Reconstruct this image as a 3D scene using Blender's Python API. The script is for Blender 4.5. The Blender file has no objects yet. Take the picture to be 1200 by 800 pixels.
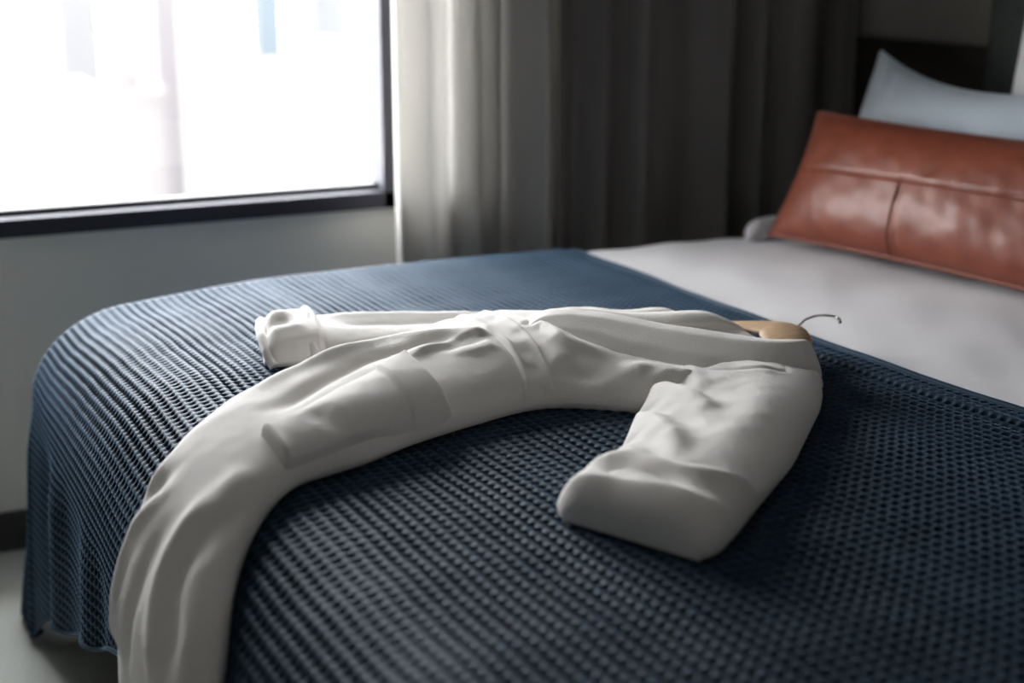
import bpy, bmesh, math, random
import numpy as np
from mathutils import Vector, Matrix

random.seed(4)
rng = np.random.default_rng(7)
scene = bpy.context.scene
C = scene.collection

# ------------------------------------------------------------------ camera
cam_d = bpy.data.cameras.new('camera')
cam = bpy.data.objects.new('camera', cam_d)
C.objects.link(cam)
cam_d.sensor_width = 36.0
cam_d.lens = 50.0
cam_d.clip_end = 2000
cam.matrix_world = Matrix((
    (0.901396, 0.115178, -0.417396, 0.0),
    (-0.432996, 0.239774, -0.868920, 0.0),
    (0.000000, 0.963972, 0.266003, 1.36),
    (0.0, 0.0, 0.0, 1.0)))
cam_d.dof.use_dof = True
cam_d.dof.focus_distance = 2.12
cam_d.dof.aperture_fstop = 2.0
scene.camera = cam

# ------------------------------------------------------------------ sky (bright overcast), exposure
world = bpy.data.worlds.new('overcast_sky')
scene.world = world
world.use_nodes = True
wn = world.node_tree.nodes; wl = world.node_tree.links
bg = wn['Background']
bg.inputs['Color'].default_value = (0.965, 0.98, 1.0, 1)
bg.inputs['Strength'].default_value = 16.0
portal_d = bpy.data.lights.new('window_portal', 'AREA')
portal_d.shape = 'RECTANGLE'; portal_d.size = 1.46; portal_d.size_y = 1.0
portal_d.cycles.is_portal = True
portal = bpy.data.objects.new('window_portal', portal_d)
C.objects.link(portal)
portal.location = (0.75, 3.36, 1.26)
portal.rotation_euler = (-math.pi / 2, 0, 0)      # faces into the room (-Y)
vs = scene.view_settings
vs.view_transform = 'Standard'; vs.look = 'None'; vs.gamma = 1.0; vs.exposure = 0.7
vs.use_curve_mapping = False
scene.cycles.max_bounces = 10
scene.cycles.diffuse_bounces = 6
scene.cycles.transparent_max_bounces = 8
scene.cycles.sample_clamp_indirect = 8.0

# ------------------------------------------------------------------ helpers
def mesh_obj(name, verts, faces, mat, parent=None, smooth=True):
    verts = np.asarray(verts, np.float32).reshape(-1, 3)
    faces = np.asarray(faces, np.int32)
    me = bpy.data.meshes.new(name)
    n = faces.shape[1]
    me.vertices.add(len(verts)); me.vertices.foreach_set('co', verts.ravel())
    me.loops.add(faces.size); me.loops.foreach_set('vertex_index', faces.ravel())
    me.polygons.add(len(faces))
    me.polygons.foreach_set('loop_start', np.arange(0, faces.size, n, dtype=np.int32))
    me.polygons.foreach_set('loop_total', np.full(len(faces), n, np.int32))
    me.update(calc_edges=True)
    me.validate()
    if smooth: me.polygons.foreach_set('use_smooth', np.ones(len(me.polygons), bool))
    if mat: me.materials.append(mat)
    o = bpy.data.objects.new(name, me); C.objects.link(o)
    if parent: o.parent = parent
    return o
def grid_faces(nu, nv, close_v=False, close_u=False):
    i = np.arange(nu if close_u else nu - 1); j = np.arange(nv if close_v else nv - 1)
    I, J = np.meshgrid(i, j, indexing='ij')
    a = I * nv + J; b = ((I + 1) % nu) * nv + J; c = ((I + 1) % nu) * nv + (J + 1) % nv; d = I * nv + (J + 1) % nv
    return np.stack([a, b, c, d], -1).reshape(-1, 4)
def grid_obj(name, P, mat, parent=None, close_v=False, close_u=False, flip=False):
    nu, nv = P.shape[:2]
    f = grid_faces(nu, nv, close_v, close_u)
    if flip: f = f[:, ::-1]
    return mesh_obj(name, P, f, mat, parent)
def bm_obj(name, bm, mat, parent=None, smooth=False):
    me = bpy.data.meshes.new(name); bm.to_mesh(me); bm.free()
    if smooth:
        for p in me.polygons: p.use_smooth = True
    if mat: me.materials.append(mat)
    o = bpy.data.objects.new(name, me); C.objects.link(o)
    if parent: o.parent = parent
    return o
def box_bm(bm, lo, hi, bevel=0.0, seg=2):
    r = bmesh.ops.create_cube(bm, size=1.0)
    vs_ = r['verts']
    for v in vs_:
        v.co = Vector([(lo[k] + hi[k]) / 2 + v.co[k] * (hi[k] - lo[k]) for k in range(3)])
    if bevel > 0:
        es = list({e for v in vs_ for e in v.link_edges})
        bmesh.ops.bevel(bm, geom=es, offset=bevel, segments=seg, affect='EDGES', profile=0.5)
    return bm
def box(name, lo, hi, mat, parent=None, bevel=0.0, seg=2):
    bm = bmesh.new(); box_bm(bm, lo, hi, bevel, seg)
    return bm_obj(name, bm, mat, parent, smooth=bevel > 0.02)
def tube(name, pts, rad, mat, parent=None, n=8, closed=False, flat=(1, 1), up=(0, 0, 1)):
    P = np.asarray(pts, float); m = len(P)
    rad = np.broadcast_to(np.asarray(rad, float), (m,))
    T = np.gradient(P, axis=0) if not closed else np.roll(P, -1, 0) - np.roll(P, 1, 0)
    T /= np.linalg.norm(T, axis=1, keepdims=True) + 1e-12
    U = np.asarray(up, float); S = np.cross(T, U); S /= np.linalg.norm(S, axis=1, keepdims=True) + 1e-12
    W = np.cross(S, T)
    a = np.linspace(0, 2 * np.pi, n, endpoint=False)
    ring = P[:, None] + rad[:, None, None] * (flat[0] * np.cos(a)[None, :, None] * S[:, None] + flat[1] * np.sin(a)[None, :, None] * W[:, None])
    f = [tuple(x) for x in grid_faces(m, n, close_v=True, close_u=closed)]
    v = ring.reshape(-1, 3)
    if not closed:
        v = np.vstack([v, P[:1], P[-1:]]); c0, c1 = m * n, m * n + 1
        for k in range(n):
            f.append((c0, (k + 1) % n, k, k)); f.append((c1, (m - 1) * n + k, (m - 1) * n + (k + 1) % n, (m - 1) * n + (k + 1) % n))
        me = bpy.data.meshes.new(name)
        me.from_pydata([tuple(x) for x in v], [], [tuple(dict.fromkeys(q)) for q in f])
        for p in me.polygons: p.use_smooth = True
        me.materials.append(mat)
        o = bpy.data.objects.new(name, me); C.objects.link(o)
        if parent: o.parent = parent
        return o
    return mesh_obj(name, v, np.array(f), mat, parent)
def empty(name, loc, label=None, cat=None, group=None, kind=None):
    o = bpy.data.objects.new(name, None); C.objects.link(o)
    o.location = loc; o.empty_display_size = 0.05
    tag(o, label, cat, group, kind)
    return o
def tag(o, label=None, cat=None, group=None, kind=None):
    for k, v in (('label', label), ('category', cat), ('group', group), ('kind', kind)):
        if v: o[k] = v
    return o
def adopt(root):
    """children were built in world space: keep them there under an Empty that is not at the origin"""
    inv = Matrix.Translation(root.location).inverted()
    for ch in C.objects:
        if ch.parent == root: ch.matrix_parent_inverse = inv
def smooth01(x): x = np.clip(x, 0, 1); return x * x * (3 - 2 * x)
_W = [(rng.normal(0, 1, 2), rng.uniform(0, 6.28)) for _ in range(60)]
def wobble(X, Y, wl_, k0=0, n=8):
    """smooth pseudo noise in about [-1,1] with features of about wl_ metres"""
    o = 0
    for (d, ph) in _W[k0:k0 + n]: o = o + np.sin((d[0] * X + d[1] * Y) * 4.0 / wl_ + ph)
    return o / math.sqrt(n) * .8

# ------------------------------------------------------------------ materials
def mat(name, color, rough=0.6, sheen=0.0, sheen_tint=(1, 1, 1), metal=0.0, spec=0.5, bump=None, var=None, coat=0.0, coat_rough=0.3, sheen_rough=0.4):
    m = bpy.data.materials.new(name); m.use_nodes = True
    nt = m.node_tree; b = nt.nodes['Principled BSDF']
    b.inputs['Base Color'].default_value = (*color, 1); b.inputs['Roughness'].default_value = rough
    b.inputs['Metallic'].default_value = metal; b.inputs['Specular IOR Level'].default_value = spec
    b.inputs['Sheen Weight'].default_value = sheen; b.inputs['Sheen Tint'].default_value = (*sheen_tint, 1); b.inputs['Sheen Roughness'].default_value = sheen_rough
    b.inputs['Coat Weight'].default_value = coat; b.inputs['Coat Roughness'].default_value = coat_rough
    tc = nt.nodes.new('ShaderNodeTexCoord')
    if bump:
        sc_, st, dist = bump[:3]
        n = nt.nodes.new('ShaderNodeTexNoise'); n.inputs['Scale'].default_value = sc_; n.inputs['Detail'].default_value = 4
        nt.links.new(tc.outputs['Object'], n.inputs['Vector'])
        bp = nt.nodes.new('ShaderNodeBump'); bp.inputs['Strength'].default_value = st; bp.inputs['Distance'].default_value = dist
        nt.links.new(n.outputs['Fac'], bp.inputs['Height']); nt.links.new(bp.outputs['Normal'], b.inputs['Normal'])
    if var:
        sc_, c2 = var[:2]
        n = nt.nodes.new('ShaderNodeTexNoise'); n.inputs['Scale'].default_value = sc_; n.inputs['Detail'].default_value = 5
        mp = nt.nodes.new('ShaderNodeMapping')
        if len(var) > 2: mp.inputs['Scale'].default_value = var[2]
        nt.links.new(tc.outputs['Object'], mp.inputs['Vector']); nt.links.new(mp.outputs['Vector'], n.inputs['Vector'])
        rp = nt.nodes.new('ShaderNodeMapRange'); rp.inputs['From Min'].default_value = .35; rp.inputs['From Max'].default_value = .65
        nt.links.new(n.outputs['Fac'], rp.inputs['Value'])
        mx = nt.nodes.new('ShaderNodeMix'); mx.data_type = 'RGBA'
        mx.inputs[6].default_value = (*color, 1); mx.inputs[7].default_value = (*c2, 1)
        nt.links.new(rp.outputs['Result'], mx.inputs[0]); nt.links.new(mx.outputs[2], b.inputs['Base Color'])
    return m
M = {}
M['terry'] = mat('white_terry', (.83, .795, .755), .95, sheen=.3, bump=(480, .40, .0015), sheen_rough=.6, spec=.15)
M['terry_seam'] = mat('terry_seam', (.68, .65, .61), .95, spec=.1)
M['blue'] = mat('blue_waffle_cotton', (.007, .019, .037), .64, sheen=.42, sheen_tint=(.42, .68, 1), spec=.26, bump=(900, .25, .0008), var=(700, (.010, .025, .045)), sheen_rough=.25)
M['blue'].node_tree.nodes['Principled BSDF'].inputs['Specular Tint'].default_value = (.50, .74, 1.0, 1)
M['sheet'] = mat('white_cotton_sheet', (.68, .67, .695), .8, sheen=.35, spec=.2, bump=(9, .25, .01))
M['pillow_white'] = mat('white_pillowcase', (.80, .80, .80), .9, sheen=.1, spec=.2, bump=(14, .3, .01))
M['linen_blue'] = mat('pale_blue_linen', (.50, .57, .64), .9, sheen=.15, spec=.2, bump=(260, .4, .001), var=(320, (.56, .63, .69), (1, 1, .15)))
M['leather'] = mat('cognac_leather', (.195, .045, .022), .47, spec=.48, bump=(55, .16, .004), var=(18, (.245, .062, .030)), coat=.12, coat_rough=.35)
M['leather_edge'] = mat('leather_edge', (.21, .055, .030), .5, spec=.4, bump=(120, .3, .002))
M['thread'] = mat('brown_thread', (.10, .028, .015), .7)
M['wood'] = mat('beech_wood', (.60, .42, .27), .5, bump=(40, .1, .001), var=(12, (.52, .35, .21), (1, 8, 8)))
M['chrome'] = mat('steel_wire', (.62, .60, .57), .18, metal=1.0)
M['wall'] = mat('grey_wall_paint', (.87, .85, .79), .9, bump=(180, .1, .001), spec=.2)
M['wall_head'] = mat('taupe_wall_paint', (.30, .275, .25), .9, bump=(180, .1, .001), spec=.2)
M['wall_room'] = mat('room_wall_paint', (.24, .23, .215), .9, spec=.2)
M['ceiling'] = mat('white_ceiling_paint', (.5, .5, .5), .95)
M['carpet'] = mat('pale_grey_carpet', (.76, .79, .74), 1.0, sheen=.2, bump=(350, .8, .006), var=(160, (.66, .69, .65)))
M['skirting'] = mat('dark_skirting', (.05, .045, .042), .6)
M['frame'] = mat('anodised_frame', (.040, .040, .052), .6, spec=.25)
M['gasket'] = mat('black_gasket', (.012, .012, .014), .6)
M['dark_wood'] = mat('dark_stained_wood', (.030, .022, .018), .55, var=(6, (.018, .013, .011), (1, 1, 12)))
M['uphol'] = mat('grey_woven_upholstery', (.10, .11, .105), .95, bump=(300, .6, .002), var=(180, (.06, .068, .064), (1, .3, 3)))
M['bed_base'] = mat('bed_base_fabric', (.06, .06, .065), .9)
def curtain_mat(name, color, trans):
    m = bpy.data.materials.new(name); m.use_nodes = True; nt = m.node_tree
    b = nt.nodes['Principled BSDF']; b.inputs['Base Color'].default_value = (*color, 1); b.inputs['Roughness'].default_value = .95
    b.inputs['Specular IOR Level'].default_value = .1
    tc = nt.nodes.new('ShaderNodeTexCoord'); mp = nt.nodes.new('ShaderNodeMapping'); mp.inputs['Scale'].default_value = (900, 900, 260)
    n = nt.nodes.new('ShaderNodeTexNoise'); n.inputs['Scale'].default_value = 1.0
    nt.links.new(tc.outputs['Object'], mp.inputs['Vector']); nt.links.new(mp.outputs['Vector'], n.inputs['Vector'])
    bp = nt.nodes.new('ShaderNodeBump'); bp.inputs['Strength'].default_value = .3; bp.inputs['Distance'].default_value = .001
    nt.links.new(n.outputs['Fac'], bp.inputs['Height']); nt.links.new(bp.outputs['Normal'], b.inputs['Normal'])
    if trans > 0:
        t = nt.nodes.new('ShaderNodeBsdfTranslucent'); t.inputs['Color'].default_value = (*color, 1)
        mx = nt.nodes.new('ShaderNodeMixShader'); mx.inputs[0].default_value = trans
        nt.links.new(b.outputs[0], mx.inputs[1]); nt.links.new(t.outputs[0], mx.inputs[2])
        nt.links.new(mx.outputs[0], nt.nodes['Material Output'].inputs['Surface'])
    return m
M['sheer'] = curtain_mat('beige_sheer', (.63, .62, .60), .46)
M['blackout'] = curtain_mat('charcoal_blackout', (.19, .178, .170), 0)
def glass_mat():
    m = bpy.data.materials.new('window_glass'); m.use_nodes = True; nt = m.node_tree
    nt.nodes.remove(nt.nodes['Principled BSDF'])
    tr = nt.nodes.new('ShaderNodeBsdfTransparent'); tr.inputs['Color'].default_value = (.97, .97, .97, 1)
    gl = nt.nodes.new('ShaderNodeBsdfGlossy'); gl.inputs['Roughness'].default_value = .02
    fr = nt.nodes.new('ShaderNodeFresnel'); fr.inputs['IOR'].default_value = 1.45
    mx = nt.nodes.new('ShaderNodeMixShader')
    geo = nt.nodes.new('ShaderNodeNewGeometry'); inv = nt.nodes.new('ShaderNodeMath'); inv.operation = 'SUBTRACT'; inv.inputs[0].default_value = 1.0
    mu = nt.nodes.new('ShaderNodeMath'); mu.operation = 'MULTIPLY'                     # reflect at the outer skin of the pane only
    nt.links.new(geo.outputs['Backfacing'], inv.inputs[1]); nt.links.new(inv.outputs[0], mu.inputs[0]); nt.links.new(fr.outputs[0], mu.inputs[1])
    nt.links.new(mu.outputs[0], mx.inputs[0]); nt.links.new(tr.outputs[0], mx.inputs[1]); nt.links.new(gl.outputs[0], mx.inputs[2])
    nt.links.new(mx.outputs[0], nt.nodes['Material Output'].inputs['Surface'])
    return m
M['glass'] = glass_mat()

# ------------------------------------------------------------------ room shell
WX0, WX1, WZ0, WZ1 = 0.02, 1.46, 0.755, 1.76          # window opening in the far wall
def struct(o): o['kind'] = 'structure'; return o
bm = bmesh.new()
box_bm(bm, (-2.6, 3.30, -.02), (2.75, 3.52, WZ0)); box_bm(bm, (-2.6, 3.30, WZ1), (2.75, 3.52, 2.65))
box_bm(bm, (-2.6, 3.30, WZ0), (WX0, 3.52, WZ1)); box_bm(bm, (WX1, 3.30, WZ0), (2.75, 3.52, WZ1))
struct(bm_obj('wall_back', bm, M['wall']))
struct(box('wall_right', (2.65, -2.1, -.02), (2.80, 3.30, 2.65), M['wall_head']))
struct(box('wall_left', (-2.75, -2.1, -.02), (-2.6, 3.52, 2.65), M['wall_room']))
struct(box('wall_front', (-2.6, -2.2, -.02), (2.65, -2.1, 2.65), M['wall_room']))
struct(box('floor', (-2.6, -2.1, -.12), (2.65, 3.30, 0.0), M['carpet']))
struct(box('ceiling', (-2.75, -2.2, 2.60), (2.80, 3.52, 2.72), M['ceiling']))
struct(box('baseboard_back', (-2.6, 3.284, 0.0), (2.65, 3.30, .095), M['skirting'], bevel=.004))
struct(box('baseboard_right', (2.634, -2.1, 0.0), (2.65, 3.284, .095), M['skirting'], bevel=.004))

win = empty('window_1', (0, 3.36, WZ0), kind='structure')
FY0, FY1 = 3.270, 3.35
box('bottom_rail', (WX0, FY0, .742), (WX1, FY1, .784), M['frame'], win, .003)
box('top_rail', (WX0, FY0, WZ1 - .05), (WX1, FY1, WZ1 + .01), M['frame'], win, .003)
for x0, x1 in ((WX0, WX0 + .035), (1.2215, 1.265), (WX1 - .04, WX1 + .01)):
    box('side_jamb', (x0, FY0, .742), (x1, FY1, WZ1), M['frame'], win, .003)
box('glazing_bead', (WX0, FY1 - .035, .784), (WX1, FY1, .798), M['gasket'], win, .006)
for x0, x1 in ((WX0 + .03, 1.24), (1.245, WX1 - .02)): box('glass_pane', (x0, 3.332, .79), (x1, 3.338, WZ1 - .03), M['glass'], win)
adopt(win)

# ------------------------------------------------------------------ the city far below the window
def building(lo, hi, color, label, roof=None):
    m = mat('facade', color, .8, var=(.05, tuple(min(1, c * 1.08) for c in color)))
    cx, cy = (lo[0] + hi[0]) / 2, (lo[1] + hi[1]) / 2
    e = empty('office_building', (cx, cy, lo[2]), label, 'building', 'hazy city buildings outside the window')
    box('tower', lo, hi, m, e)
    w, d = hi[0] - lo[0], hi[1] - lo[1]
    box('parapet', (lo[0] - .3, lo[1] - .3, hi[2]), (hi[0] + .3, hi[1] + .3, hi[2] + 1.2), m, e)
    box('plant_room', (cx - w * .2, cy - d * .2, hi[2] + 1.2), (cx + w * .2, cy + d * .2, hi[2] + 4.5), m, e)
    adopt(e)
gm = mat('street_paving', (.55, .55, .54), .9)
struct(box('ground_city', (-900, 60, -71), (700, 1400, -70), gm))
building((54.4, 260.0, -70), (58.8, 264.5, -1.5), (0.0352, 0.0314, 0.0333), 'pinkish grey tower seen blurred through the window')
building((69.1, 300.0, -70), (82.6, 313.5, -2.0), (0.0481, 0.0451, 0.0414), 'cream tower block seen blurred through the window')
building((70.5, 250.0, -70), (75.1, 254.6, 1.4), (0.0178, 0.0244, 0.0303), 'slate blue glass tower seen blurred through the window')
building((106.6, 330.0, -70), (118.0, 341.4, -6.3), (0.0314, 0.0333, 0.0363), 'grey office tower nearest the window frame seen blurred through the window')
building((52.7, 360.0, -70), (62.5, 369.8, -2.5), (0.037, 0.037, 0.0385), 'pale grey slab block seen blurred through the window')
building((31.7, 180.0, -70), (38.3, 186.7, -16.6), (0.0407, 0.037, 0.037), 'low reddish flat roofed building seen blurred through the window')
building((42.1, 172.0, -70), (51.7, 181.5, -14.9), (0.111, 0.111, 0.1073), 'low white building in front of the blue tower seen blurred through the window')
building((61.7, 205.0, -70), (75.6, 218.9, -16.5), (0.074, 0.074, 0.074), 'low white building below the grey tower seen blurred through the window')
building((13.3, 195.0, -70), (33.6, 215.3, -18.0), (0.0814, 0.0814, 0.0777), 'wide low white building seen blurred through the window')
building((18.2, 430.0, -70), (59.7, 471.5, -3.1), (0.0388, 0.0396, 0.0407), 'far pale tower at the window edge seen blurred through the window')

# ------------------------------------------------------------------ curtains
def curtain(name, x0, x1, ycen, folds, amp, m, label, group=None, seed=0, z0=.02, z1=2.56, phase=0.0, grow=0.0):
    nu, nv = 260, 36
    u = np.linspace(0, 1, nu); z = np.linspace(z0, z1, nv)
    U, Z = np.meshgrid(u, z, indexing='ij')
    r = np.random.default_rng(seed)
    ph = 2 * np.pi * folds * (U + .05 * np.sin(2 * np.pi * U * 1.7 + r.uniform(0, 6))) + phase
    zz = (Z - z0) / (z1 - z0)
    a = amp * (1 + .35 * np.sin(2 * np.pi * U * 2.3 + r.uniform(0, 6)))
    Y = ycen - a * (np.sin(ph + .25 * np.sin(zz * 3 + U * 4)) + .22 * np.sin(2 * ph + 1)) * (1 - .25 * zz)
    Xc = x0 + (x1 - x0) * U + .012 * np.cos(ph) * (1 - zz * .3) + grow * (1 - zz) * U
    o = grid_obj(name, np.stack([Xc, Y, Z], -1), m)
    s = o.modifiers.new('thickness', 'SOLIDIFY'); s.thickness = .003
    return tag(o, label, 'curtain', group)
curtain('sheer_curtain', 1.212, 1.625, 3.165, 4.6, .042, M['sheer'], 'pale beige pleated curtain gathered at the right edge of the bright window', seed=3, phase=1.0, grow=.012)
curtain('blackout_curtain', 1.630, 2.46, 3.165, 5.2, .040, M['blackout'], 'dark charcoal heavy curtain hanging in broad folds beside the pale beige one', seed=5, phase=2.2)
curtain('corner_curtain', 2.44, 2.635, 3.235, 1.6, .02, M['blackout'], 'narrow strip of black curtain hanging in the corner beside the dark wood panel', seed=8)

# ------------------------------------------------------------------ bed
# ---- shared robe / bed shape functions (numpy) ----
TOP = 0.71            # height of the blanket's rib tops above the floor
X_FOOT, R_FOOT = 0.50, 0.20
def lerp_table(tab, x):
    a = np.array(tab, float)
    # smooth (monotone enough) interpolation: linear resampled and blurred
    xs = np.linspace(a[0, 0], a[-1, 0], 600)
    ys = np.interp(xs, a[:, 0], a[:, 1])
    k = np.hanning(41); k /= k.sum()
    ys = np.convolve(np.pad(ys, 20, mode='reflect', reflect_type='odd'), k, mode='valid')
    return np.interp(x, xs, ys)
def drape(X, Y, h):
    """unrolled bed coordinates (X along the bed, Y across, h off the cloth) -> world"""
    a = np.maximum(0.0, X_FOOT - X)
    th = np.minimum(a / R_FOOT, np.pi / 2)
    ex = np.maximum(0.0, a - R_FOOT * np.pi / 2)
    x = np.where(a > 0, X_FOOT - R_FOOT * np.sin(th) - 0.06 * ex, X)
    z = TOP - R_FOOT * (1 - np.cos(th)) - ex
    return np.stack([x - h * np.sin(th), Y, z + h * np.cos(th)], -1)
BODY_N = [(-.30,1.34),(.20,1.345),(.28,1.368),(.316,1.426),(.365,1.498),(.417,1.56),(.474,1.615),(.524,1.629),(.596,1.653),(.652,1.688),(.733,1.718),(.865,1.759),(.914,1.758),(.966,1.724),(1.03,1.66),(1.10,1.62),(1.22,1.595),(1.29,1.625),(1.33,1.66),(1.36,1.72)]
BODY_F = [(-.30,1.78),(.11,1.778),(.233,1.782),(.316,1.80),(.361,1.83),(.407,1.87),(.449,1.89),(.505,1.95),(.628,2.015),(.811,2.09),(1.026,2.15),(1.122,2.145),(1.2,2.10),(1.27,2.06),(1.33,2.02),(1.36,1.96)]
BODY_T = [(-.30,.035),(.2,.04),(.4,.05),(.5,.055),(.65,.064),(.75,.072),(.86,.084),(1.0,.082),(1.1,.070),(1.2,.060),(1.3,.054),(1.36,.050)]
def body_base(X, v):
    """v in [-1 near, 1 far] -> Y, h"""
    N, F, T = (lerp_table(t, X) for t in (BODY_N, BODY_F, BODY_T))
    Y = (N + F) / 2 + v * (F - N) / 2
    v0 = 0.22
    w = np.where(v > v0, (v - v0) / (1 - v0), (v - v0) / (1 + v0))
    aw = np.clip(np.abs(w), 0, 1)
    h = T * np.where(w > 0, (1 - aw ** 2.4) ** .55, (1 - aw ** 2.3) ** .5)
    return Y, h
def polyline(pts, t):
    """smooth resample of a polyline at t in [0,1]"""
    p = np.array(pts, float)
    d = np.r_[0, np.cumsum(np.linalg.norm(np.diff(p, axis=0), axis=1))]
    d /= d[-1]
    s = np.linspace(0, 1, 400)
    out = np.stack([np.interp(s, d, p[:, k]) for k in range(p.shape[1])], -1)
    k = np.hanning(45); k /= k.sum()
    out = np.stack([np.convolve(np.pad(out[:, c], 22, mode='reflect', reflect_type='odd'), k, mode='valid') for c in range(p.shape[1])], -1)
    return np.stack([np.interp(t, s, out[:, c]) for c in range(p.shape[1])], -1)
SL_L = [(1.09,1.79),(1.035,1.70),(.965,1.62),(.870,1.50),(.795,1.45),(.725,1.392)]
SL_R = [(1.345,1.72),(1.30,1.63),(1.243,1.562),(1.072,1.395),(.955,1.302),(.822,1.205)]
SL_T = [(0,.046),(.15,.052),(.5,.050),(.8,.046),(1,.046)]
def sleeve_base(u, v, L=SL_L, R=SL_R, T=SL_T, p=2.6, q=.5):
    """u 0 shoulder .. 1 cuff end, v -1 left .. 1 right"""
    A, B = polyline(L, u), polyline(R, u)
    P = A * ((1 - v) / 2)[..., None] + B * ((1 + v) / 2)[..., None]
    h = lerp_table(T, u) * (1 - np.abs(v) ** p) ** q
    return P[..., 0], P[..., 1], h
FS_N = [(1.20,1.98),(1.02,2.00),(.85,2.04),(.672,2.145)]
FS_F = [(1.20,2.13),(1.02,2.20),(.85,2.285),(.715,2.33)]
FS_T = [(0,.04),(.4,.046),(.8,.044),(1,.042)]
Y_NEAR, Y_FAR, R_SIDE = .86, 2.78, .10
bed = empty('bed', (1.45, 1.82, 0), 'upholstered double bed whose tall grey woven headboard stands against the right wall', 'bed')
box('bed_base', (.44, .86, .07), (2.58, 2.78, .32), M['bed_base'], bed, .02)
for x in (.52, 2.5):
    for y in (.95, 2.68): box('leg', (x - .03, y - .03, 0), (x + .03, y + .03, .08), M['dark_wood'], bed, .004)
box('mattress', (.375, .82, .32), (2.56, 2.82, .650), M['pillow_white'], bed, .155, 6)
box('headboard', (2.575, .72, .05), (2.648, 2.690, 1.95), M['uphol'], bed, .012, 3)
adopt(bed)

def bed_map(X, T, top, x_foot=X_FOOT, rx=R_FOOT, flap=0.0, grow=0.0):
    """flat cloth coordinates -> hanging over foot and both long sides of the bed"""
    a = np.maximum(0, x_foot - X)
    far = T > (Y_NEAR + Y_FAR) / 2
    b = np.where(far, np.maximum(0, T - Y_FAR), np.maximum(0, Y_NEAR - T))
    r = np.sqrt(a * a + b * b) + 1e-9
    cf, sf = a / r, b / r
    rs = R_SIDE + grow
    R = rx * cf ** 2 + rs * sf ** 2
    R = np.where(r < 1e-6, rs, R)
    th = np.minimum(r / R, np.pi / 2)
    ex = np.maximum(0, r - R * np.pi / 2)
    o = R * np.sin(th)
    z = top - R * (1 - np.cos(th)) - ex
    x = np.where(a > 0, x_foot - cf * o - .06 * ex * cf, X)
    y = np.where(b > 0, np.where(far, Y_FAR + sf * o, Y_NEAR - sf * o), T)
    if flap > 0:
        phi = np.arctan2(b, a)
        bump = np.where((a > 0) & (b > 0), np.clip(1 - np.abs(phi - .72) / .72, 0, 1), 0)
        e = flap * ex * (np.pi / 4) * bump ** .8
        x = x - .50 * e; y = y + np.where(far, 1, -1) * .78 * e
    return np.stack([x, y, z], -1), th, ex, cf, sf

# white top sheet / duvet: visible between blanket and pillows
sx = np.linspace(1.30, 2.57, 90); st = np.linspace(Y_NEAR - .50, Y_FAR + .50, 220)
SX, ST = np.meshgrid(sx, st, indexing='ij')
stop = TOP - .014 - .008 * smooth01((1.50 - SX) / .03) + .004 * wobble(SX, ST, .5, 0) + .0025 * wobble(SX, ST, .16, 8) + .010 * smooth01((SX - 1.6) / .5) * 0
P, *_ = bed_map(SX, ST, stop)
# turn down at the head end and the hidden end under the blanket
sheet = grid_obj('duvet', P, M['sheet'])
sm_ = sheet.modifiers.new('thickness', 'SOLIDIFY'); sm_.thickness = .012; sm_.offset = -1
tag(sheet, 'smooth white duvet lying across the bed between the blue throw and the pillows', 'duvet')

# blue waffle throw --------------------------------------------------------
throw = empty('waffle_throw', (1.0, 1.82, 0), 'slate blue waffle weave throw covering the foot of the bed down to the carpet', 'blanket')
CELL, SUB = .0168, 5
d = CELL / SUB
S_HEAD = 1.50
s = S_HEAD - np.arange(0, int(round(1.92 / d)) + 1) * d
t = (Y_NEAR - .30) + np.arange(0, int(round((Y_FAR + .56 - Y_NEAR + .30) / d)) + 1) * d
SS, TT = np.meshgrid(s, t, indexing='ij')
def throw_x(s_, t_): return s_ + .07 * np.maximum(0, 2.2 - t_) ** 1.3 * smooth01((s_ - .3) / .9)
def s_min(t_): return np.where(t_ > 1.9, .060 - .375 * (t_ - 1.9), .060).clip(-.20, .060) - .20 * smooth01((t_ - 2.60) / .34) + .005 * np.sin(t_ * 23)
def throw_surface(s_, t_, relief=None):
    X = throw_x(s_, t_)
    top = TOP + .0022 * wobble(X, t_, .45, 16) + .0010 * wobble(X, t_, .16, 24)
    top = top - .012 * smooth01(1 - (S_HEAD - s_) / .035)
    top = top + .004 * np.sin((S_HEAD - s_) * 2 * np.pi / .052) * np.exp(-((S_HEAD - s_ - .06) / .05) ** 2) * smooth01((2.2 - t_) / .4)
    top = top - .030 * np.exp(-(((X - .42) / .22) ** 2 + ((t_ - 2.80) / .30) ** 2))
    P_, th, ex, cf, sf = bed_map(X, t_, top, flap=.32, grow=.012)
    # soft vertical folds on the hanging foot end
    w = smooth01(ex / .12) * cf
    P_[..., 0] += w * (.010 * np.sin((t_ - 2.60) * 2 * np.pi / .30 + .8) * smooth01((t_ - 1.8) / .6) + .003 * np.sin(t_ * 2 * np.pi / .17)) 
    under = np.maximum(0, .018 - P_[..., 2])                                    # what reaches the carpet folds over and lies on it
    P_[..., 0] += .15 * under; P_[..., 1] -= .75 * under
    P_[..., 2] = np.where(under > 0, .018 + .10 * under + .003 * np.sin(t_ * 50), P_[..., 2])
    if relief is not None:
        nx = -np.sin(th) * cf; ny = np.where(t_ > 1.8, 1, -1) * np.sin(th) * sf; nz = np.cos(th)
        P_ += relief[..., None] * np.stack([nx, ny, nz], -1)
    return P_
sh = SS + .0035 * np.sin(TT * 5.1) + .05 * (TT - 1.9) * .35                # the weave runs a little askew
tw = TT + .004 * np.sin(SS * 4.0)
au = (.5 - .5 * np.cos(2 * np.pi * sh / CELL)); av = (.5 - .5 * np.cos(2 * np.pi * tw / CELL))
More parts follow.
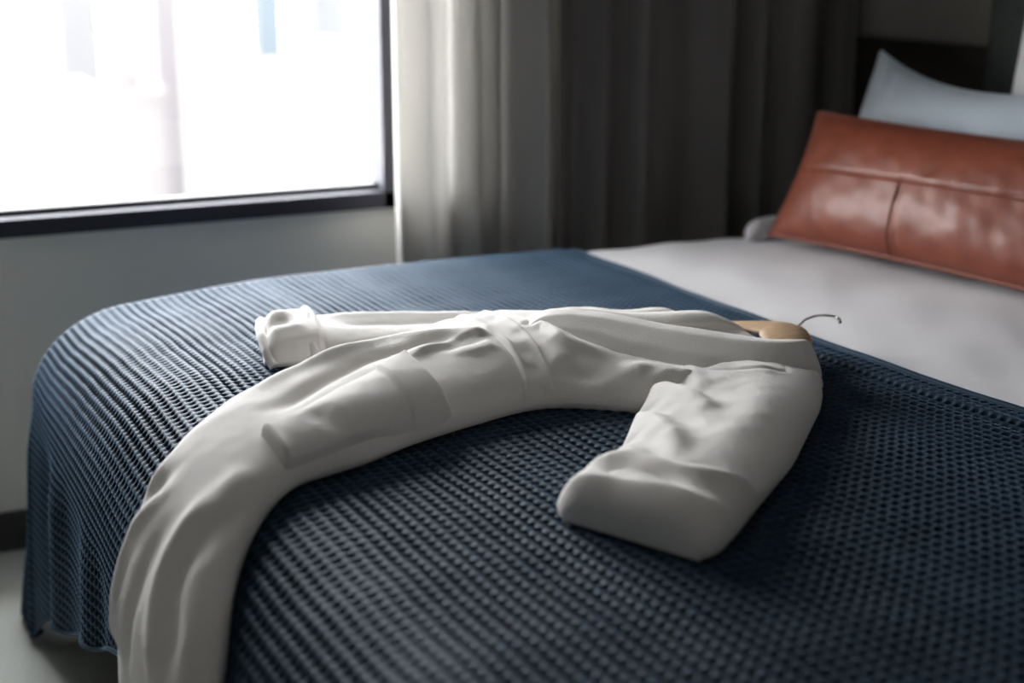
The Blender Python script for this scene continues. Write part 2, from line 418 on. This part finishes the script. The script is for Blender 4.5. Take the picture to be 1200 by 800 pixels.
relief = -.0010 * au - .0060 * smooth01((au * av - .18) / .55) + .0006 * np.sin(2 * np.pi * (tw + .3 * sh) / (CELL / 3))
PT = throw_surface(SS, TT, relief)
F = grid_faces(*SS.shape)
keep = ((SS > s_min(TT)) & (np.hypot(np.maximum(0, X_FOOT - SS), np.maximum(0, TT - Y_FAR)) < .97)).ravel()
F = F[keep[F].all(1)]
used = np.zeros(SS.size, bool); used[F.ravel()] = True
remap = np.cumsum(used) - 1
mesh_obj('woven_cloth', PT.reshape(-1, 3)[used], remap[F], M['blue'], throw)
th_ = np.linspace(Y_NEAR - .30, Y_FAR + .56, 300)
tube('hem', throw_surface(np.full(300, S_HEAD + .001), th_) + [0, 0, .0035], .0062, M['blue'], throw, 7)
tube('hem', throw_surface(s_min(th_) + .002, th_), .004, M['blue'], throw, 7, up=(1, 0, 0))
adopt(throw)

# ------------------------------------------------------------------ bathrobe
RIDGE = {
    'sk1': [(0.393, 1.697), (0.348, 1.701), (0.303, 1.729), (0.255, 1.714), (0.208, 1.698)],
    'sk2': [(0.396, 1.815), (0.356, 1.782), (0.316, 1.756), (0.288, 1.744)],
    'sk3': [(0.418, 1.627), (0.378, 1.608), (0.345, 1.588), (0.31, 1.565), (0.29, 1.547), (0.255, 1.505)],
    'sk4': [(0.444, 1.641), (0.419, 1.619), (0.393, 1.587), (0.371, 1.558)],
    'sk5': [(0.358, 1.546), (0.331, 1.504), (0.303, 1.456), (0.285, 1.428)],
    'sv1': [(0.391, 1.584), (0.341, 1.546), (0.302, 1.518), (0.272, 1.465)],
    'sv2': [(0.39, 1.729), (0.331, 1.761), (0.288, 1.742)],
    'sv3': [(0.365, 1.654), (0.325, 1.638), (0.268, 1.623), (0.217, 1.622)],
    'bv1': [(0.69, 1.916), (0.609, 1.866), (0.526, 1.796), (0.473, 1.751)],
    'br0': [(0.758, 2.001), (0.667, 1.971), (0.554, 1.917), (0.476, 1.849)],
    'br2': [(0.705, 1.862), (0.732, 1.872), (0.778, 1.9), (0.837, 1.922), (0.888, 1.909)],
    'br3': [(0.785, 1.867), (0.828, 1.856), (0.878, 1.858)],
    'bv5': [(0.822, 1.759), (0.842, 1.756), (0.855, 1.755)],
    'bv6': [(0.581, 1.684), (0.547, 1.686), (0.521, 1.719)],
    't2': [(0.935, 1.893), (0.97, 1.926), (0.976, 1.894), (0.968, 1.842), (0.989, 1.802), (1.031, 1.765)],
    't3': [(0.999, 1.733), (1.046, 1.719), (1.091, 1.689), (1.091, 1.65)],
    't4': [(1.018, 1.687), (1.058, 1.685), (1.084, 1.67), (1.097, 1.641)],
    'tv1': [(1.046, 1.666), (1.049, 1.651), (1.071, 1.637)],
    'tv2': [(0.928, 1.803), (0.96, 1.748), (0.989, 1.716)],
    'br5': [(0.559, 1.889), (0.629, 1.955), (0.689, 1.976), (0.745, 1.993), (0.808, 1.956), (0.866, 1.94)],
    'bv7': [(0.602, 1.874), (0.664, 1.91), (0.72, 1.928), (0.77, 1.923), (0.828, 1.919), (0.863, 1.918)],
    'bv8': [(0.775, 1.877), (0.813, 1.885), (0.87, 1.885)],
    'tv0': [(0.941, 1.922), (0.978, 1.935), (0.986, 1.9), (0.989, 1.849)],
    'shoulder_seam': [(1.1, 1.705), (1.151, 1.668), (1.192, 1.646), (1.232, 1.634), (1.252, 1.66), (1.268, 1.695)],
    'f1': [(0.7, 2.26), (0.85, 2.2), (1.0, 2.12)],
    'f2': [(0.72, 2.2), (0.85, 2.15), (0.96, 2.1)],
    'g1': [(0.585, 2.25), (0.68, 2.26)],
    'g2': [(0.585, 2.18), (0.68, 2.185)],
    'gv1': [(0.585, 2.215), (0.67, 2.22)],
}
def seg_dist(X, Y, pts):
    """distance to polyline and position along it (0..1)"""
    p = np.array(pts, float)[:, :2]
    best = np.full(X.shape, 1e9); tt = np.zeros(X.shape); side = np.zeros(X.shape)
    L = np.r_[0, np.cumsum(np.linalg.norm(np.diff(p, axis=0), axis=1))]
    for i in range(len(p) - 1):
        a, b = p[i], p[i + 1]; ab = b - a; l2 = (ab ** 2).sum() + 1e-12
        k = np.clip(((X - a[0]) * ab[0] + (Y - a[1]) * ab[1]) / l2, 0, 1)
        dd = np.hypot(X - a[0] - k * ab[0], Y - a[1] - k * ab[1])
        m = dd < best
        side = np.where(m, np.sign(ab[0] * (Y - a[1]) - ab[1] * (X - a[0])), side)
        best = np.where(m, dd, best); tt = np.where(m, (L[i] + k * math.sqrt(l2)) / L[-1], tt)
    return best, tt, side
def ridge_field(X, Y, names):
    o = np.zeros(X.shape)
    for nm, amp, sig, t0, t1, *asym in names:
        dd, tt, side = seg_dist(X, Y, polyline(RIDGE[nm], np.linspace(0, 1, 14)))
        tap = smooth01(tt / t0) if t0 > 0 else 1.0
        tap = tap * (smooth01((1 - tt) / t1) if t1 > 0 else 1.0)
        w = sig * (1 + (asym[0] if asym else 0) * side)          # asym > 0: steeper to the right of the line's direction
        o += amp * np.exp(-(dd / w) ** 2) * tap
    return o
BODY_RIDGES = [('sk1', .011, .019, .45, 0), ('sk2', .009, .016, .45, 0), ('sk3', .011, .019, .35, 0), ('sk4', .008, .017, .4, .3), ('sk5', .009, .018, .4, 0),
    ('sv1', -.008, .020, .4, 0), ('sv2', -.010, .017, .45, 0), ('sv3', -.009, .022, .4, 0),
    ('br5', .009, .018, .3, .2), ('bv7', -.014, .018, .3, .25), ('bv1', -.014, .016, .3, .35), ('br0', .011, .018, .35, .3), ('br2', .011, .020, .35, .15, .45), ('br3', .006, .020, .45, .3, .4), ('bv8', -.005, .010, .4, .3),
    ('bv5', -.018, .013, .3, .2), ('bv6', -.006, .024, .4, .4),
    ('t2', .015, .018, .3, .35, .3), ('tv0', -.010, .012, .1, .4), ('t3', .011, .018, .3, .2), ('t4', .012, .015, .25, .25), ('tv1', -.012, .014, .3, .3), ('tv2', -.013, .024, .3, .4)]
def body_h(X, Y):
    N, Fr, T_ = (lerp_table(q, X) for q in (BODY_N, BODY_F, BODY_T))
    v = np.clip((2 * Y - N - Fr) / (Fr - N), -1, 1)
    _, h = body_base(X, v)
    edge = smooth01((1 - np.abs(v)) / .22)
    h = h + edge * ridge_field(X, Y, BODY_RIDGES)
    # waist pulled in by the belt, neck opening sinking behind the lapel
    belt_x = np.interp(Y, [1.757, 1.785, 1.830, 1.872, 1.908, 1.945, 2.08], [.888, .898, .906, .909, .913, .913, .915])
    h = h - edge * (.009 * np.exp(-((X - belt_x) / .026) ** 4) - .004 * np.exp(-((np.abs(X - belt_x) - .05) / .022) ** 2))
    h = h - .014 * np.exp(-(((X - 1.33) / .085) ** 2 + ((Y - 1.83) / .085) ** 2))
    h = h + edge * (.0012 * wobble(X, Y, .12, 30) + .0004 * wobble(X, Y, .04, 40))
    return h
EDGE = .011
def tuck(X, Y, h):
    """thick rounded cloth edge: lift the rim and fold a little of it back under"""
    def side(i, j):
        dx, dy = X[:, j] - X[:, i], Y[:, j] - Y[:, i]; L = np.hypot(dx, dy) + 1e-9
        return dx / L, dy / L
    cols = []
    n = X.shape[1]
    for i, j in ((0, 6), (n - 1, n - 7)):
        ux, uy = side(i, j); e = h[:, i]
        cols.append([(X[:, i] + ux * a, Y[:, i] + uy * a, e - EDGE * b) for a, b in ((.0025, .45), (.008, .85), (.018, 1.25))])
    st = lambda k, c: np.stack([q[k] for q in c], 1)
    return tuple(np.concatenate([st(k, cols[0][::-1]), A, st(k, cols[1])], 1) for k, A in ((0, X), (1, Y), (2, h)))
robe = empty('bathrobe', (.95, 1.85, TOP), "white terry bathrobe laid out on the blue throw, hem hanging over the bed's foot", 'bathrobe')
nu, nv = 420, 130
bx_ = np.linspace(-.26, 1.36, nu); bv_ = -np.cos(np.linspace(0, np.pi, nv))
BX, BV = np.meshgrid(bx_, bv_, indexing='ij')
BY, _ = body_base(BX, BV)
BH = body_h(BX, BY)
# scalloped hanging folds: the skirt's two long edges swing a little
endcap = 1 - np.clip((BX - 1.30) / .06, 0, 1) ** 2.5
BH = (EDGE + .86 * BH) * np.sqrt(np.clip(endcap, 0, 1)) - .010 * (1 - endcap)
BX, BY, BH = tuck(BX, BY, BH)
grid_obj('robe_body', drape(BX, BY, BH), M['terry'], robe)

def sleeve(name, L, R, T_, ridges, u0=0.0, u1=1.0, n=(260, 150), wob=.0008, p=2.6, q=.5):
    U, V = np.meshgrid(np.linspace(u0, u1, n[0]), -np.cos(np.linspace(0, np.pi, n[1])), indexing='ij')
    X, Y, h = sleeve_base(U, V, L, R, T_, p, q)
    e = smooth01((1 - np.abs(V)) / .10)
    h = h + e * (ridge_field(X, Y, ridges) + wob * wobble(X, Y, .08, 30) + (.0012 * wobble(X, Y, .050, 10) * (1 - smooth01((V + .3) / .8)) if R is SL_R else 0) + .0003 * wobble(X, Y, .03, 40))
    X, Y, h = tuck(X, Y, EDGE + .84 * h)
    return X, Y, h
def on_sleeve(pts):
    q = np.array(pts, float); x, y, _ = sleeve_base(q[:, 0], q[:, 1]); return [tuple(p) for p in np.stack([x, y], -1)]
for nm, pts in dict(inner_fold=[(.20, -1.0), (.28, -.70), (.40, -.25), (.54, .15)], elbow_fold=[(.44, -1.0), (.53, -.70), (.66, -.30), (.80, .10)], wrist_fold=[(.66, -1.0), (.74, -.75), (.82, -.45), (.88, -.1)],
        pit_valley=[(.10, -.95), (.22, -.60), (.34, -.15), (.44, .20)], elbow_valley=[(.34, -1.0), (.43, -.62), (.56, -.18), (.68, .15)], low_valley=[(.58, -1.0), (.66, -.62), (.76, -.25), (.86, .05)],
        seam_fold=[(.04, -.40), (.12, -.55), (.21, -.50), (.36, -.10)], outer_ridge=[(.08, .38), (.40, .45), (.84, .42)], top_fold=[(.07, -.20), (.13, .15), (.20, .55)]).items():
    RIDGE[nm] = on_sleeve(pts)
SLR = [('shoulder_seam', -.0022, .0050, .3, .3), ('inner_fold', .014, .019, 0, .55), ('elbow_fold', .013, .020, 0, .55), ('wrist_fold', .007, .017, 0, .5), ('pit_valley', -.009, .018, .5, .5), ('elbow_valley', -.009, .018, .1, .55),
       ('low_valley', -.007, .018, .1, .5), ('seam_fold', .010, .018, .5, .45), ('outer_ridge', .006, .030, .4, .4), ('top_fold', .006, .022, .5, .4)]
X, Y, h = sleeve('sleeve', SL_L, SL_R, SL_T, SLR, 0, .96)
near_sleeve = grid_obj('sleeve', drape(X, Y, h), M['terry'], robe)
def cuff(name, L, R, Tc, parent, ridges, wave=None, n=(110, 110), lip=.016, shape=None):
    """turned-back cuff: a lip at its upper edge, a rounded roll at its open end"""
    U, V = np.meshgrid(np.linspace(0, 1, n[0]), -np.cos(np.linspace(0, np.pi, n[1])), indexing='ij')
    A, B = polyline(L, U), polyline(R, U)
    Vn = V * (1 - .16 * np.clip((U - .72) / .28, 0, 1) ** 3)
    P_ = A * ((1 - Vn) / 2)[..., None] + B * ((1 + Vn) / 2)[..., None]
    if wave is not None:
        axis = (np.array(L[-1]) - np.array(L[0])); axis /= np.linalg.norm(axis)
        P_ = P_ + axis * ((1 - smooth01(U / .5)) * wave(V))[..., None]
    X, Y = P_[..., 0], P_[..., 1]
    h = Tc * (1 - np.abs(V) ** 2.8) ** .5
    e = smooth01((1 - np.abs(V)) / .2)
    h = h + e * (ridge_field(X, Y, ridges) + .0018 * wobble(X, Y, .06, 44))
    lipf = np.sqrt(np.clip(U / .10, 0, 1)); endf = np.sqrt(np.clip(1 - np.clip((U - .74) / .26, 0, 1) ** 2, 0, 1))
    if shape is not None: h = h + e * shape(U, V)
    hh = EDGE + np.maximum((h - lip) + lip * lipf, 0) * endf * .9
    hh = hh - (EDGE - .004) * smooth01((U - .975) / .025)
    X, Y, hh = tuck(X, Y, hh)
    return grid_obj(name, drape(X, Y, hh), M['terry'], parent)
cuff('cuff', [(.802, 1.462), (.760, 1.428), (.718, 1.388)], [(.955, 1.302), (.890, 1.248), (.815, 1.192)], .052, near_sleeve,
     [], wave=lambda V: .012 * np.sin(V * 4 + .6), shape=lambda U, V: .007 * np.exp(-((U - .17 - .05 * np.sin(V * 3.2)) / .12) ** 2) - .017 * np.exp(-((U - .46 - .07 * np.sin(V * 2.6 + .4)) / .15) ** 2 - ((V + .12) / .55) ** 2)
         + .006 * np.exp(-((U - .70 + .10 * V) / .12) ** 2) + .006 * np.exp(-((U - .50) / .2) ** 2 - ((V + .75) / .16) ** 2) + .004 * np.sin(V * 5) * U)

FSR = [('f1', .008, .018, .2, .2), ('f2', -.007, .015, .2, .2)]
X, Y, h = sleeve('sleeve', FS_N, FS_F, FS_T, FSR, 0, .99)
far_sleeve = grid_obj('sleeve', drape(X, Y, h), M['terry'], robe)
cuff('cuff', [(.690, 2.128), (.640, 2.128), (.588, 2.140)], [(.735, 2.345), (.690, 2.352), (.640, 2.345)], .052, far_sleeve,
     [('g1', .007, .020, .2, .3), ('g2', .006, .017, .2, .3), ('gv1', -.009, .018, .2, .3)], lip=.018)

# rim of the far cuff's opening
P_ = polyline([(.604, 2.138, .004), (.598, 2.152, .022), (.602, 2.195, .038), (.614, 2.25, .040), (.630, 2.300, .038), (.648, 2.335, .022), (.656, 2.346, .004)], np.linspace(0, 1, 50))
tube('cuff_rim', drape(P_[:, 0], P_[:, 1], P_[:, 2]), .0085, M['terry'], far_sleeve, 12)

P_ = polyline([(.676, 2.124, .004), (.668, 2.140, .028), (.678, 2.19, .046), (.694, 2.25, .052), (.712, 2.31, .046), (.728, 2.345, .026), (.736, 2.358, .004)], np.linspace(0, 1, 50))
tube('cuff_fold', drape(P_[:, 0], P_[:, 1], P_[:, 2]), .0095, M['terry'], far_sleeve, 12)

# pocket: an open topped patch riding on the skirt
def patch(name, corners, lift, thick, parent, n=(110, 80), rim=.035, pw=4):
    """corners: near-left, far-left, far-right, near-right in unrolled bed coordinates"""
    U, V = np.meshgrid(np.linspace(0, 1, n[0]), np.linspace(0, 1, n[1]), indexing='ij')
    a, b, c, d_ = [np.array(q, float)[:2] for q in corners]
    P_ = (a * ((1 - U) * (1 - V))[..., None] + b * ((1 - U) * V)[..., None] + c * (U * V)[..., None] + d_ * (U * (1 - V))[..., None])
    X, Y = P_[..., 0], P_[..., 1]
    e = np.sqrt(np.clip(np.minimum(np.minimum(U, 1 - U), np.minimum(V + .5, 1 - V)) / rim, 0, 1))
    h = EDGE + .86 * body_h(X, Y) + lift * e + thick * np.maximum(0, 1 - ((U - .5) * 2) ** 2) * np.maximum(0, 1 - ((V - .5) * 2) ** 2) - .003 * (1 - e) - (lift + EDGE) * (1 - smooth01(V / .03))
    return X, Y, h, U, V
PK = [(.470, 1.618), (.466, 1.697), (.730, 1.876), (.738, 1.722)]
X, Y, h, U, V = patch('pocket', PK, .010, .010, robe)
h = h + .006 * np.exp(-((U - .02) / .03) ** 2) + .007 * smooth01((U - .74) / .02) * (1 - smooth01((U - .985) / .015))
pocket = grid_obj('pocket', drape(X, Y, h), M['terry'], robe)

# belt: a flat band across the waist
def band(name, left, right, lift, mat_, parent, n=(26, 70), wrap=.004):
    U, V = np.meshgrid(np.linspace(0, 1, n[0]), np.linspace(0, 1, n[1]), indexing='ij')
    A, B = polyline(left, V), polyline(right, V)
    P_ = A * (1 - U)[..., None] + B * U[..., None]
    X, Y = P_[..., 0], P_[..., 1]
    e = np.sqrt(np.clip(np.minimum(U, 1 - U) / .13, 0, 1))
    h = EDGE + .86 * body_h(X, Y) + lift * e - wrap * (1 - e) + .0012 * wobble(X, Y, .04, 50)
    return grid_obj(name, drape(X, Y, h), mat_, parent)
band('belt', [(.886, 2.08), (.884, 2.01), (.882, 1.945), (.886, 1.908), (.883, 1.872), (.880, 1.830), (.872, 1.785), (.862, 1.757)],
     [(.945, 2.085), (.945, 2.01), (.943, 1.956), (.940, 1.918), (.936, 1.873), (.931, 1.835), (.924, 1.797), (.914, 1.757)], .0100, M['terry'], robe, wrap=.003)
# shawl collar: near lapel, roll round the neck, far lapel
def rails(name, rl, n, parent, mat_=None, thick=.006):
    """loft through rails (each a list of (X,Y,h)); smooth both ways"""
    R_ = np.stack([polyline(r, np.linspace(0, 1, n[0])) for r in rl], 1)       # n0 x k x 3
    out = np.stack([polyline(R_[i], np.linspace(0, 1, n[1])) for i in range(n[0])], 0)
    X, Y, h = out[..., 0], out[..., 1], out[..., 2]
    h = h + .0007 * wobble(X, Y, .09, 20)
    o = grid_obj(name, drape(X, Y, h), mat_ or M['terry'], parent)
    s_ = o.modifiers.new('thickness', 'SOLIDIFY'); s_.thickness = thick; s_.offset = 0
    return o
LAP_O = [(.945, 1.915, .060), (.975, 1.880, .074), (1.016, 1.796, .066), (1.059, 1.731, .052), (1.114, 1.688, .043), (1.181, 1.653, .033), (1.25, 1.665, .037), (1.300, 1.668, .034), (1.345, 1.695, .020), (1.375, 1.75, .008), (1.385, 1.81, .002)]
LAP_R = [(.945, 1.930, .066), (.970, 1.938, .090), (1.005, 1.930, .101), (1.073, 1.899, .095), (1.151, 1.829, .083), (1.224, 1.777, .073), (1.275, 1.730, .068), (1.315, 1.715, .066), (1.345, 1.735, .058), (1.362, 1.775, .042), (1.368, 1.82, .022)]
LAP_I = [(.945, 1.945, .062), (.970, 1.962, .084), (1.005, 1.965, .092), (1.083, 1.935, .070), (1.165, 1.866, .056), (1.240, 1.808, .046), (1.290, 1.765, .042), (1.31, 1.757, .040), (1.325, 1.772, .034), (1.335, 1.795, .024), (1.34, 1.83, .010)]
def mix(a, b, w, dh): return [tuple(p * (1 - w) + q * w + (dh if i == 2 else 0) for i, (p, q) in enumerate(zip(u, v))) for u, v in zip(a, b)]
rails('lapel', [mix(LAP_O, LAP_R, -.06, -.008), LAP_O, mix(LAP_O, LAP_R, .35, .007), mix(LAP_O, LAP_R, .75, .008), LAP_R, mix(LAP_R, LAP_I, .4, .002), LAP_I], (120, 40), robe)
def roll(name, pts, rad, flat=(1.3, .85)):
    P_ = polyline(pts, np.linspace(0, 1, 60))
    k = np.linspace(0, 1, 60)
    rr = rad * np.sqrt(np.clip(1 - np.abs(2 * k - 1) ** 6, .02, 1)) * (1 + .08 * np.sin(k * 11))
    return tube(name, drape(P_[:, 0], P_[:, 1], P_[:, 2]), rr, M['terry'], robe, 20, flat=flat)
roll('lapel', [(.990, 1.990, .062), (1.07, 1.985, .058), (1.15, 1.955, .050), (1.215, 1.925, .048), (1.27, 1.912, .046), (1.315, 1.890, .030), (1.345, 1.870, .012)], .031)
roll('collar_roll', [(1.06, 2.02, .054), (1.13, 1.990, .050), (1.185, 1.972, .047), (1.235, 1.975, .042), (1.28, 1.958, .026)], .030)

adopt(robe)
for ch in (near_sleeve, far_sleeve):
    for g in ch.children: g.matrix_parent_inverse = Matrix.Identity(4)

# ------------------------------------------------------------------ wooden hanger in the neck of the robe
hanger = empty('coat_hanger', (1.40, 1.83, TOP), 'pale wooden coat hanger with a bent steel hook, inside the collar of the bathrobe', 'hanger')
HP = [(1.275, 1.650, .014), (1.320, 1.735, .020), (1.370, 1.815, .034), (1.392, 1.862, .040), (1.372, 1.905, .038), (1.325, 1.965, .030), (1.285, 2.020, .022)]
P_ = polyline(HP, np.linspace(0, 1, 70)); k = np.linspace(0, 1, 70)
tube('shoulder_bar', drape(P_[:, 0], P_[:, 1], P_[:, 2]), (.013 + .009 * np.exp(-((k - .5) / .16) ** 2)) * np.sqrt(np.clip(1 - np.abs(2 * k - 1) ** 10, .05, 1)), M['wood'], hanger, 16, flat=(1.9, .55))
HK = [(1.395, 1.862, .040), (1.424, 1.870, .036), (1.445, 1.884, .038), (1.466, 1.898, .041), (1.491, 1.905, .043), (1.513, 1.902, .043), (1.525, 1.892, .042), (1.523, 1.879, .040), (1.517, 1.869, .038)]
P_ = polyline(HK, np.linspace(0, 1, 60))
tube('hook', drape(P_[:, 0], P_[:, 1], P_[:, 2]), np.r_[np.full(54, .0021), np.full(6, .0030)], M['chrome'], hanger, 10)
adopt(hanger)

# ------------------------------------------------------------------ pillows
def cushion(o, ex_w, ex_h, W, Hh, thick, n=(90, 60), pinch=.04, ear=0.0, sag=0.0, power=.5, fold=None):
    """two-sided cushion; o bottom-left corner of its mid plane, ex_w / ex_h unit axes; returns front, back grids"""
    a = np.linspace(-1, 1, n[0]); b = np.linspace(-1, 1, n[1])
    a = np.sin(a * np.pi / 2); b = np.sin(b * np.pi / 2)
    A, B = np.meshgrid(a, b, indexing='ij')
    ax = A * (1 - pinch * (1 - B ** 2) ) ; by = B * (1 - pinch * (W / Hh) * .6 * (1 - A ** 2))
    nrm = np.cross(ex_w, ex_h); nrm /= np.linalg.norm(nrm)
    base = np.asarray(o, float) + ((ax + 1) / 2 * W)[..., None] * ex_w + ((by + 1) / 2 * Hh)[..., None] * ex_h
    if sag: base = base - sag * ((1 - np.abs(A) ** 2.2) * np.clip((B + 1) / 2, 0, 1) ** 2)[..., None] * ex_h
    t = thick / 2 * np.clip((1 - np.abs(A) ** 3.2) * (1 - np.abs(B) ** 2.6), 0, 1) ** power
    return base, t, nrm, A, B
def cushion_obj(name, base, t, nrm, mat_, parent, front_extra=0):
    nu_, nv_ = t.shape
    Fp = base + (t + front_extra)[..., None] * nrm; Bp = base - t[..., None] * nrm
    V_ = np.concatenate([Fp.reshape(-1, 3), Bp.reshape(-1, 3)])
    f = grid_faces(nu_, nv_)
    ob = mesh_obj(name, V_, np.concatenate([f, f[:, ::-1] + nu_ * nv_]), mat_, parent)
    bm_ = bmesh.new(); bm_.from_mesh(ob.data); bmesh.ops.remove_doubles(bm_, verts=bm_.verts, dist=1e-5); bmesh.ops.recalc_face_normals(bm_, faces=bm_.faces); bm_.to_mesh(ob.data); bm_.free()
    for p_ in ob.data.polygons: p_.use_smooth = True
    return ob
def unit(v): v = np.asarray(v, float); return v / np.linalg.norm(v)
# cognac leather lumbar cushion
lw, lh = unit((.105, -.72, .0)), unit((.135, .010, .262))
lh = unit(lh - lw * lw.dot(lh))
leather = empty('leather_cushion', (2.0, 2.25, TOP), 'long cognac brown leather cushion with stitched panel seams leaning in front of the blue pillow', 'cushion')
base, tk, nr, A, B = cushion((1.945, 2.668, .722), lw, lh, .92, .305, .155, n=(200, 110), pinch=.035, power=.55)
hs = np.exp(-((B - .06 - .02 * np.sin(A * 3)) / .022) ** 2); vsm = np.exp(-((A + .19 + .05 * B) / .008) ** 2) * (B < .06)
vup = np.exp(-((A + .06 - .16 * (B - .06)) / .03) ** 2) * smooth01((B - .1) / .2) * smooth01((.95 - B) / .2)
fade = np.clip((1 - A ** 8) * (1 - B ** 8), 0, 1)
extra = fade * (-.0055 * hs - .0042 * vsm - .004 * vup + +.0024 * wobble(base[..., 1], base[..., 2], .18, 5) + .0009 * wobble(base[..., 1], base[..., 2], .05, 12))
cushion_obj('leather_cover', base, tk, nr, M['leather'], leather, extra)
Fp = base + (tk + extra)[..., None] * nr
j = int(np.argmin(np.abs(B[0] - .045)))
tube('seam', Fp[6:-6, j] + nr * .0022, .0024, M['leather_edge'], leather, 6)
i0 = int(np.argmin(np.abs(A[:, 0] + .19)))
tube('seam', Fp[i0, 6:j] + nr * .0006, .0016, M['thread'], leather, 6, up=(1, 0, 0))
ring = np.concatenate([base[:, -1], base[::-1, 0][:0], base[-1, ::-1], base[::-1, 0], base[0, :]])
tube('piping', ring[np.r_[0:len(ring):3]], .0055, M['leather_edge'], leather, 8, closed=True, up=tuple(nr))
adopt(leather)

# pale blue linen pillow standing behind it
pw, ph = unit((.05, -1, 0)), unit((.13, .035, .37)); ph = unit(ph - pw * pw.dot(ph))
blue_p = empty('linen_pillow', (2.2, 2.4, TOP), 'pale blue grey linen pillow standing upright with a peaked corner behind the leather cushion', 'pillow')
base, tk, nr, A, B = cushion((2.185, 2.765, .725), pw, ph, .74, .415, .17, n=(130, 90), pinch=.018, sag=.066, power=.6)
cor = np.exp(-(((A + 1) / .35) ** 2 + ((B - 1) / .5) ** 2))
ex2 = np.clip((1 - A ** 6) * (1 - B ** 6), 0, 1) * (.004 * wobble(base[..., 1], base[..., 2], .12, 3) + cor * .016 * np.sin(A * 34 + B * 5))
base = base + (cor * .004)[..., None] * np.array([0.02, .35, 1.0])
cushion_obj('pillowcase', base, tk, nr, M['linen_blue'], blue_p, ex2)
ring = np.concatenate([base[:, -1], base[-1, ::-1], base[::-1, 0], base[0, :]])
tube('piping', ring[::2], .004, M['linen_blue'], blue_p, 8, closed=True, up=tuple(nr))
adopt(blue_p)

# white square pillow against the headboard
qw, qh = unit((.01, -1, 0)), unit((.085, -.02, .6)); qh = unit(qh - qw * qw.dot(qh))
white_p = empty('white_pillow', (2.45, 2.25, TOP), 'white square pillow standing against the grey headboard behind the blue pillow', 'pillow')
base, tk, nr, A, B = cushion((2.425, 2.490, .725), qw, qh, .66, .64, .15, n=(80, 70), pinch=.05, power=.55)
cushion_obj('pillowcase', base, tk, nr, M['pillow_white'], white_p, .003 * wobble(base[..., 1], base[..., 2], .15, 9) * (1 - A ** 6) * (1 - B ** 6))
adopt(white_p)

# rumpled roll of the duvet's turned edge beside the cushion
P_ = polyline([(1.935, 2.735, .700), (1.975, 2.755, .712), (2.03, 2.768, .712), (2.10, 2.77, .700)], np.linspace(0, 1, 30)); k = np.linspace(0, 1, 30)
tube('fold', P_, .030 * np.sqrt(np.clip(1 - np.abs(2 * k - 1) ** 3, .02, 1)), M['sheet'], sheet, 14)

# ------------------------------------------------------------------ dark wall panel beside the headboard
panel = box('wood_wall_panel', (2.612, 2.715, .02), (2.650, 3.235, 1.125), M['dark_wood'], None, .004)
tag(panel, 'dark stained wooden panel on the right wall between the headboard and the corner curtain', 'panel')
